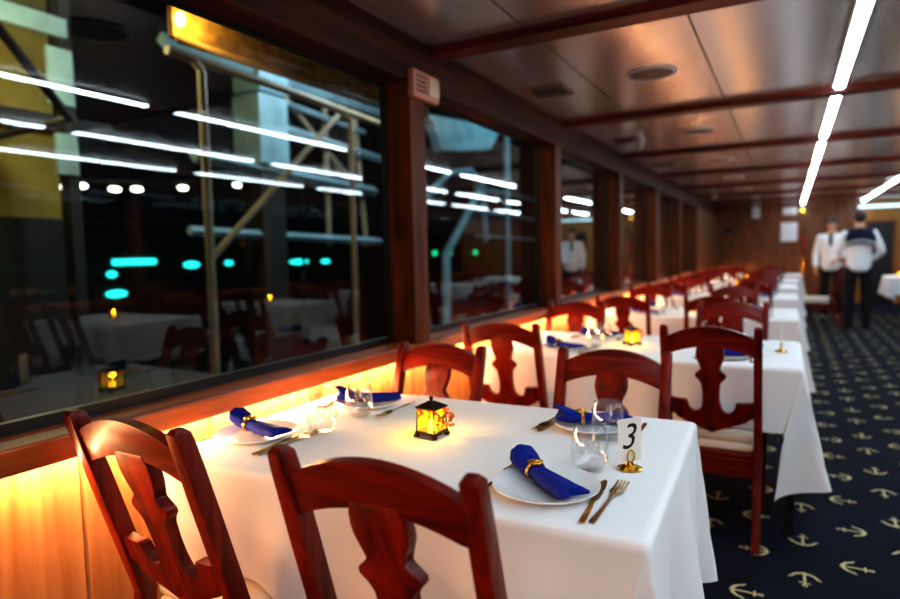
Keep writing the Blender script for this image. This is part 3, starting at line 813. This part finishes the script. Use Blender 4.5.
# ------------------------------------------------------------------ people
def skin_mesh(name, nodes, edges_, mat, parent, sub=2):
    me = bpy.data.meshes.new(name)
    ids = list(nodes); me.from_pydata([nodes[k][0] for k in ids], [(ids.index(a), ids.index(c)) for a, c in edges_], [])
    o = bpy.data.objects.new(name, me); COL.objects.link(o); me.materials.append(mat)
    if parent is not None: o.parent = parent
    md = o.modifiers.new('skin', 'SKIN'); md.use_smooth_shade = True
    sv = me.skin_vertices[0].data
    for i, k in enumerate(ids):
        r = nodes[k][1]; sv[i].radius = r if isinstance(r, tuple) else (r, r); sv[i].use_root = (i == 0)
    ms = o.modifiers.new('sub', 'SUBSURF'); ms.levels = sub; ms.render_levels = sub
    return o
M['skin'] = simple('skin', (196, 146, 118), .55, noise=.05)
M['hair'] = simple('dark_hair', (34, 24, 20), .6, noise=.3, scale=200)
M['shirt'] = simple('white_shirt', (236, 242, 248), .85, noise=.04, bump=.15, scale=60)
M['navy'] = simple('navy_cloth', (16, 22, 60), .85, noise=.1)
M['trouser'] = simple('black_trousers', (7, 8, 13), .85, noise=.1)
M['shoe'] = simple('black_shoe', (12, 11, 12), .3, noise=.05)
M['eye'] = simple('eye_dark', (30, 20, 16), .2, noise=.05)
M['lip'] = simple('lip', (168, 96, 86), .5, noise=.05)
def person(label, loc, rz, arms, hgt=1.79, sailor=True):
    """figure faces +y; arms: {side: (elbow, wrist)}"""
    t = thing('person', label, 'person', loc, rz)
    k = hgt/1.79
    def v(*p): return tuple(q*k for q in p)
    nd = {'pel': (v(0, 0, .96), (.15*k, .105*k)), 'bel': (v(0, .01, 1.10), (.135*k, .10*k)), 'che': (v(0, .0, 1.30), (.155*k, .11*k)), 'clav': (v(0, -.01, 1.45), (.10*k, .075*k)), 'neck': (v(0, 0, 1.535), .056*k), 'jaw': (v(0, .022, 1.60), (.060*k, .066*k)), 'head': (v(0, .012, 1.68), (.074*k, .088*k)), 'top': (v(0, .004, 1.745), (.060*k, .072*k))}
    ed = [('pel', 'bel'), ('bel', 'che'), ('che', 'clav'), ('clav', 'neck'), ('neck', 'jaw'), ('jaw', 'head'), ('head', 'top')]
    for s, nm in ((-1, 'l'), (1, 'r')):
        el, wr = (Vector(q) for q in arms[nm])
        nd['sh'+nm] = (v(s*.175, -.01, 1.435), .062*k); nd['el'+nm] = (tuple(el*k), .042*k); nd['wr'+nm] = (tuple(wr*k), (.030*k, .022*k))
        d = (wr-el).normalized(); pa = wr+d*.055; nd['pa'+nm] = (tuple(pa*k), (.038*k, .016*k))
        ed += [('clav', 'sh'+nm), ('sh'+nm, 'el'+nm), ('el'+nm, 'wr'+nm), ('wr'+nm, 'pa'+nm)]
        sd = d.cross(Vector((0, 0, 1)) if abs(d.z) < .8 else Vector((1, 0, 0))).normalized()
        if abs(d.z) >= .8: sd = Vector((0, 1, 0))
        pn = d.cross(sd).normalized()*(-s if abs(d.z) >= .8 else 1)
        for f, (off, ln) in enumerate(((-.028, .065), (-.010, .078), (.010, .072), (.027, .055))):
            b0 = pa+sd*off+d*.03; m1 = b0+d*ln*.55; e1 = m1+(d*.8+pn*.6).normalized()*ln*.45
            for q, p_, r_ in (('a', b0, .010), ('b', m1, .009), ('c', e1, .007)): nd['f%d%s%s' % (f, q, nm)] = (tuple(p_*k), r_*k)
            ed += [('pa'+nm, 'f%da%s' % (f, nm)), ('f%da%s' % (f, nm), 'f%db%s' % (f, nm)), ('f%db%s' % (f, nm), 'f%dc%s' % (f, nm))]
        th0 = wr+d*.02-sd*.03; th1 = wr+d*.06-sd*.055+pn*.01
        nd['ta'+nm] = (tuple(th0*k), .012*k); nd['tb'+nm] = (tuple(th1*k), .009*k); ed += [('wr'+nm, 'ta'+nm), ('ta'+nm, 'tb'+nm)]
        nd['hip'+nm] = (v(s*.095, 0, .90), .088*k); nd['kn'+nm] = (v(s*.105, .012, .50), .058*k); nd['an'+nm] = (v(s*.11, -.01, .09), .040*k); nd['toe'+nm] = (v(s*.12, .13, .035), (.036*k, .026*k))
        ed += [('pel', 'hip'+nm), ('hip'+nm, 'kn'+nm), ('kn'+nm, 'an'+nm), ('an'+nm, 'toe'+nm)]
    body = skin_mesh('body', nd, ed, M['skin'], t)
    # face
    bm = BM(); ball(bm, v(0, .108, 1.655), .013*k, 2, (.8, 1.1, 1.5)); obj('nose', bm, M['skin'], body, True)
    for s in (-1, 1):
        bm = BM(); ball(bm, v(s*.030, .090, 1.675), .010*k, 2, (1.2, .6, .7)); obj('eye', bm, M['eye'], body, True)
        bm = BM(); ball(bm, v(s*.078, .0, 1.66), .024*k, 2, (.4, .8, 1.3)); obj('ear', bm, M['skin'], body, True)
    bm = BM(); ball(bm, v(0, .090, 1.612), .018*k, 2, (1.3, .5, .35)); obj('mouth', bm, M['lip'], body, True)
    # hair cap
    bm = BM(); ball(bm, v(0, -.004, 1.70), .098*k, 3, (.88, 1.0, .98))
    for vv in bm.verts[:]:
        x, y, z = (q/k for q in vv.co)
        if z < 1.70-.45*(y < -.01)*min(1, (-y)/.06)*.2 and y > .02: vv.co.y -= .045*k
        if z < 1.64: vv.co.x *= .8; vv.co.y = vv.co.y*.8-.012*k
    obj('hair', bm, M['hair'], t, True)
    # shirt: a slightly larger sleeve-and-torso surface over the body
    sn = {q: nd[q] for q in ('bel', 'che', 'clav')}
    def big(r, e): return tuple(q+e*k for q in r) if isinstance(r, tuple) else r+e*k
    sn = {'bel': (nd['bel'][0], big(nd['bel'][1], .045)), 'hem': (v(0, 0, .845), (.205*k, .15*k)), 'che': (nd['che'][0], big(nd['che'][1], .03)), 'clav': (nd['clav'][0], big(nd['clav'][1], .016)), 'col': (v(0, -.006, 1.50), .068*k)}
    se = [('bel', 'hem'), ('bel', 'che'), ('che', 'clav'), ('clav', 'col')]
    for nm in 'lr':
        sn['sh'+nm] = (nd['sh'+nm][0], .080*k); sn['el'+nm] = (nd['el'+nm][0], .060*k); sn['wr'+nm] = (nd['wr'+nm][0], .044*k)
        se += [('clav', 'sh'+nm), ('sh'+nm, 'el'+nm), ('el'+nm, 'wr'+nm)]
    sh = skin_mesh('shirt', sn, se, M['shirt'], t)
    tn = {'pel': (v(0, 0, .95), (.162*k, .118*k)), 'wst': (v(0, .0, 1.03), (.150*k, .112*k))}; te = [('pel', 'wst')]
    for s, nm in ((-1, 'l'), (1, 'r')):
        tn['hip'+nm] = (v(s*.098, 0, .88), .105*k); tn['kn'+nm] = (v(s*.107, .012, .5), .078*k); tn['an'+nm] = (v(s*.11, -.005, .10), .066*k); tn['cuf'+nm] = (v(s*.11, -.005, .06), .066*k)
        te += [('pel', 'hip'+nm), ('hip'+nm, 'kn'+nm), ('kn'+nm, 'an'+nm), ('an'+nm, 'cuf'+nm)]
        bm = BM(); ball(bm, v(s*.118, .06, .042), .052*k, 3, (.85, 2.4, .8)); obj('shoe', bm, M['shoe'], t, True)
    skin_mesh('trousers', tn, te, M['trouser'], t)
    if sailor:
        # square sailor collar lying over shoulders and upper back, with a pale stripe
        bm = BM(); n = 12; g = []
        for i in range(n+1):
            row = []
            for j in range(9):
                u = -1+2*i/n; q = j/8
                x = u*.195; dz = .055*u*u
                y = -.085-.085*min(1, q*1.8)+.045*u*u; z = 1.535-.24*q-dz
                row.append(bm.verts.new(v(x, y-.012, z)))
            g.append(row)
        for i in range(n):
            for j in range(8):
                f = bm.faces.new((g[i][j], g[i+1][j], g[i+1][j+1], g[i][j+1])); f.material_index = 1 if j == 6 else 0
        bmesh.ops.solidify(bm, geom=bm.faces[:], thickness=.006)
        obj('sailor_collar', bm, [M['navy'], M['shirt']], t, True)
    else:
        bm = BM(); prism(bm, [(-.03, 1.50), (.03, 1.50), (.022, 1.30), (0, 1.27), (-.022, 1.30)], .128, .138, lambda a, c, y: v(a, y-(.03 if c > 1.45 else 0), c), .002); obj('tie', bm, M['navy'], t)
    return t
person('person seen from behind in a white sailor shirt with navy collar and black trousers', (.93, 11.25, 0), R(4), {'l': ((-.26, .02, 1.18), (-.20, .20, 1.08)), 'r': ((.29, -.03, 1.16), (.21, .20, 1.05))}, 1.79, True)
person('person facing the camera in a white shirt, standing behind the sailor-collared crew member', (.64, 12.4, 0), PI-R(14), {'l': ((-.22, .03, 1.16), (-.12, .22, 1.06)), 'r': ((.24, .0, 1.15), (.22, .10, .92))}, 1.76, False)

# ------------------------------------------------------------------ the quay outside
M['water'] = simple('night_quay', (10, 12, 12), .6, noise=.3, scale=2)
M['concrete'] = simple('lit_concrete', (140, 126, 62), .9, noise=.6, scale=3)
M['steel'] = simple('blue_grey_steel', (150, 184, 198), .5, noise=.55, scale=4)
M['pipe'] = simple('beige_pipe', (170, 150, 125), .5, noise=.2, scale=5)
M['darksteel'] = simple('dark_steel', (40, 40, 40), .6, noise=.2, scale=4)
bm = BM(); bm.faces.new([bm.verts.new(p) for p in ((-60, -30, -1.2), (-1.9, -30, -1.2), (-1.9, 60, -1.2), (-60, 60, -1.2))])
struct('ground_outside', bm, M['water'])

def part(name, bm, mat, parent, **k): return obj(name, bm, mat, parent, **k)
t = thing('dock_tower', 'yellow-lit blotched concrete dock tower with a dark girder across it', 'tower', (-6.3, 2.6, -1.2))
def loc(bm): bmesh.ops.translate(bm, verts=bm.verts[:], vec=(6.3, -2.6, 1.2)); return bm
obj('block', loc(box(BM(), -6.6, -6, 1.2, 3.40, 2.58, 4.6, .01)), M['concrete'], t)
obj('block', loc(box(BM(), -6.6, -6, 1.2, 3.42, 1.66, 2.50, .01)), M['concrete'], t)
obj('girder', loc(box(BM(), -6.7, -5.9, 1.0, 3.9, 2.47, 2.62, .01)), M['darksteel'], t)
obj('footing', loc(box(BM(), -6.65, -5.95, 1.1, 3.5, -1.2, 1.68, .01)), M['darksteel'], t)
t = thing('steel_mast', 'dark mast with pale blue steel plates beside the concrete tower', 'mast', (-5.6, 3.3, -1.2))
def loc2(bm): bmesh.ops.translate(bm, verts=bm.verts[:], vec=(5.6, -3.3, 1.2)); return bm
obj('post', loc2(box(BM(), -5.68, -5.55, 3.24, 3.34, -1.2, 3.7)), M['darksteel'], t)
for y0, y1, z0, z1 in ((2.7, 3.28, 3.2, 3.36), (3.10, 3.31, 2.62, 3.1), (3.13, 3.31, 2.03, 2.38)):
    obj('plate', loc2(box(BM(), -5.55, -5.5, y0, y1, z0, z1, .005)), M['steel'], t)
bm = BM(); tube(bm, [(-4.5, 1.85, 3.25), (-4.5, 2.66, 2.29), (-5.85, 2.75, 2.30)], .035, 8)
tag(obj('diagonal_brace', bm, M['darksteel']), 'dark diagonal brace slanting in front of the concrete tower', 'brace')
t = thing('gangway_frame', 'beige tubular gangway frame with a slanting brace outside the first window', 'frame', (-4, 3.4, -1.2))
def loc3(bm): bmesh.ops.translate(bm, verts=bm.verts[:], vec=(4, -3.4, 1.2)); return bm
def tb(name, pts, r, m='pipe', pr=None, f=None): obj(name, (f or loc3)(tube(BM(), pts, r, 10)), M[m], pr or t, True, 40)
tb('post', [(-4, 3.39, -1.2), (-4, 3.40, 2.72), (-4, 3.34, 2.78)], .035); tb('post', [(-4, 5.22, -1.2), (-4, 5.26, 2.66), (-4, 5.15, 2.72)], .03)
tb('top_rail', [(-4, 3.1, 2.80), (-4, 4.5, 2.77), (-4, 6.4, 2.70)], .035); tb('brace', [(-4, 5.05, 2.68), (-4, 3.40, 1.27)], .03)
t = thing('steel_structure', 'pale blue steel dock structure of stacked boxes and beams beyond the frame', 'structure', (-5.2, 5.2, -1.2))
def loc4(bm): bmesh.ops.translate(bm, verts=bm.verts[:], vec=(5.2, -5.2, 1.2)); return bm
obj('box', loc4(box(BM(), -5.4, -5, 4.98, 5.42, 2.30, 3.05, .01)), M['steel'], t); obj('box', loc4(box(BM(), -5.4, -5, 5.0, 5.44, 3.08, 3.75, .01)), M['steel'], t)
obj('column', loc4(box(BM(), -5.35, -5.05, 5.02, 5.38, -1.2, 2.30)), M['darksteel'], t)
for y0, z0, y1, z1, th in ((3.9, 3.30, 7.4, 3.30, .07), (5.4, 2.75, 7.6, 2.62, .05), (4.2, 2.28, 7.2, 2.16, .07), (5.4, 3.05, 7.0, 2.95, .03), (4.1, 1.55, 7.3, 1.47, .05)):
    tube_b = BM(); tube(tube_b, [(-5.1, y0, z0), (-5.1, y1, z1)], th, 4); obj('beam', loc4(tube_b), M['steel'], t)
for y0, z0, y1, z1 in ((5.5, 3.2, 6.9, 2.2), (6.3, 1.4, 6.3, 3.4), (6.9, 3.3, 7.1, 1.4)):
    tube_b = BM(); tube(tube_b, [(-5.2, y0, z0), (-5.2, y1, z1)], .035, 6); obj('brace', loc4(tube_b), M['pipe'], t)
t = thing('dock_crane', 'teal-lit dock crane with curved plates and a slanting leg beyond the second window', 'crane', (-5, 10.5, -1.2))
def loc5(bm): bmesh.ops.translate(bm, verts=bm.verts[:], vec=(5, -10.5, 1.2)); return bm
bm = BM(); prism(bm, [(8.5, 3.45), (11.3, 3.7), (10.8, 3.22), (9.7, 3.05), (8.9, 2.95)], -5.1, -4.95, lambda y, z, x: (x, y, z), .01); obj('plate', loc5(bm), M['steel'], t)
tb('leg', [(-5, 10.35, 2.4), (-5, 9.05, 1.28), (-5, 9.0, -1.2)], .07, 'steel', t, loc5); tb('mast', [(-5, 11.62, -1.2), (-5, 11.66, 3.6)], .06, 'steel', t, loc5)
tb('arm', [(-5, 8.5, 2.2), (-5, 9.2, 2.62), (-5, 10.0, 2.75), (-5, 10.5, 2.5), (-5, 10.6, 1.5)], .05, 'steel', t, loc5)
for z in (1.6, 2.05, 2.5): tb('rail', [(-5.1, 10.4, z), (-5.1, 13.5, z-.05)], .03, 'steel', t, loc5)
# canopy board lit by an amber lamp just outside the first window
t = thing('canopy_board', 'wet canopy board glowing amber under a lamp outside the first window', 'canopy', (-2.7, 2.0, 2.3))
def loc6(bm): bmesh.ops.translate(bm, verts=bm.verts[:], vec=(2.7, -2.0, -2.3)); return bm
M['wetboard'] = simple('wet_board', (196, 160, 110), .4, noise=.95, scale=16)
obj('board', loc6(box(BM(), -2.72, -2.68, 2.12, 4.6, 2.37, 2.85, .005)), M['wetboard'], t)
obj('gutter', loc6(tube(BM(), [(-2.65, 2.12, 2.35), (-2.65, 4.6, 2.37)], .02, 8)), M['pipe'], t, True)
obj('hanger', loc6(tube(BM(), [(-2.72, 4.5, 2.5), (-2.72, 4.5, 3.2), (-1.72, 4.5, 3.2)], .02, 8)), M['darksteel'], t, True)
M['amber'] = emit('amber_lamp', (1, .5, .08), 40)
bm = BM(); ball(bm, (-2.6, 2.10, 2.43), .024, 2, (1, 1, 1.5)); tag(obj('amber_lamp', bm, M['amber'], None, True), 'bright amber lamp at the near end of the canopy board', 'lamp')
# harbour lights far across the water, fixed to a low shed and to a gantry
M['cyan'] = emit('cyan_light', (.02, .7, .66), 3.2); M['greenl'] = emit('green_light', (.02, .6, .25), 2); M['warmw'] = emit('warm_white_light', (1, .95, .75), 9); M['orangel'] = emit('orange_light', (1, .42, .05), 4)
t = thing('harbour_shed', 'low dark harbour shed with cyan and green lamps far across the water', 'building', (-15, 16, -1.2))
obj('wall', box(BM(), -1, 0, -14, 16, 0, 3.3, .02), M['darksteel'], t)
bm = BM(); prism(bm, [(-14.3, 3.3), (16.3, 3.3), (16.3, 3.45), (-14.3, 3.45)], -1.3, .3, lambda y, z, x: (x, y, z)); obj('roof', bm, M['darksteel'], t)
for y, z, wd, h in ((7.3, 1.18, .18, .08), (10.3, 1.25, .62, .09), (9.75, .45, .3, .09), (9.65, .95, .14, .08), (12.05, 1.13, .28, .09), (13.4, 1.15, .16, .07), (14.6, 1.13, .26, .10), (16.5, 1.12, .5, .08), (17.9, 1.11, .25, .07)):
    bm = BM(); ball(bm, (.03, y-16, z+1.2), 1, 2, (.04, wd, h)) if wd < .55 else box(bm, 0, .06, y-16-wd, y-16+wd, z+1.2-.07, z+1.2+.07, .03); obj('cyan_lamp', bm, M['cyan'], t, True)
for y, z in ((8.2, 1.14), (8.5, 1.13), (8.85, 1.12), (25.9, 1.34), (27.4, 1.32), (30.3, 1.34)):
    bm = BM(); ball(bm, (.06, y-16, z+1.2), .12, 2); obj('green_lamp', bm, M['greenl'], t, True)
for y, z in ((8.6, 1.78), (14.2, 1.78)):
    bm = BM(); ball(bm, (.06, y-16, z+1.2), .07, 2); obj('orange_lamp', bm, M['orangel'], t, True)
t = thing('lamp_gantry', 'dark gantry rail carrying a row of oval warm-white lamps', 'gantry', (-12, 13.4, -1.2))
obj('rail', tube(BM(), [(0, -7.9, 3.95), (0, -4.4, 4.17), (0, .1, 4.57)], .04, 6), M['darksteel'], t)
obj('post', tube(BM(), [(0, 0, 4.5), (0, 0, 0)], .05, 6), M['darksteel'], t)
for y, z in ((6.74, 2.68), (7.22, 2.74), (7.91, 2.73), (8.4, 2.77), (9.53, 2.89), (11.11, 3.09), (12.22, 3.13)):
    bm = BM(); ball(bm, (0, y-13.4, z+1.2), .05, 2, (1, 2.6, .9)); obj('lamp', bm, M['warmw'], t, True)
def plight(name, p, e, c, size=.2):
    l = bpy.data.lights.new(name, 'POINT'); l.energy = e; l.color = c; l.shadow_soft_size = size
    o = bpy.data.objects.new(name, l); COL.objects.link(o); o.location = p
plight('quay_cool_light', (-3.6, 5.6, 3.6), 130, (.78, .94, 1)); plight('quay_crane_light', (-3.4, 10.5, 4.0), 90, (.5, .9, 1)); plight('tower_light', (-4.7, 2.4, 2.9), 62, (1, .84, .42)); plight('amber_light', (-2.56, 2.2, 2.46), 3.6, (1, .5, .08), .03)

# ------------------------------------------------------------------ world, camera
w = bpy.data.worlds.new('night'); sc.world = w; w.use_nodes = True
w.node_tree.nodes['Background'].inputs[0].default_value = (.0012, .002, .0026, 1); w.node_tree.nodes['Background'].inputs[1].default_value = 1
cam = bpy.data.cameras.new('camera'); co = bpy.data.objects.new('camera', cam); COL.objects.link(co); sc.camera = co
yaw, pit, rol = R(28.6757), R(4.1775), R(-1.2537)
fw = Vector((-math.sin(yaw)*math.cos(pit), math.cos(yaw)*math.cos(pit), -math.sin(pit)))
r_ = Vector((math.cos(yaw), math.sin(yaw), 0)); u_ = r_.cross(fw)
Rv = math.cos(rol)*r_+math.sin(rol)*u_; Uv = -math.sin(rol)*r_+math.cos(rol)*u_
co.matrix_world = Matrix(((Rv.x, Uv.x, -fw.x, 0), (Rv.y, Uv.y, -fw.y, 0), (Rv.z, Uv.z, -fw.z, 1.27), (0, 0, 0, 1)))
cam.sensor_width = 36; cam.lens = 620.46/900*36; cam.clip_start = .05; cam.clip_end = 200
cam.dof.use_dof = True; cam.dof.focus_distance = 1.45; cam.dof.aperture_fstop = 1.7
sc.view_settings.view_transform = 'Standard'; sc.view_settings.look = 'Medium High Contrast'; sc.view_settings.exposure = .1
cy = sc.cycles
cy.use_denoising = True; cy.caustics_reflective = False; cy.caustics_refractive = False; cy.max_bounces = 10; cy.sample_clamp_indirect = 6
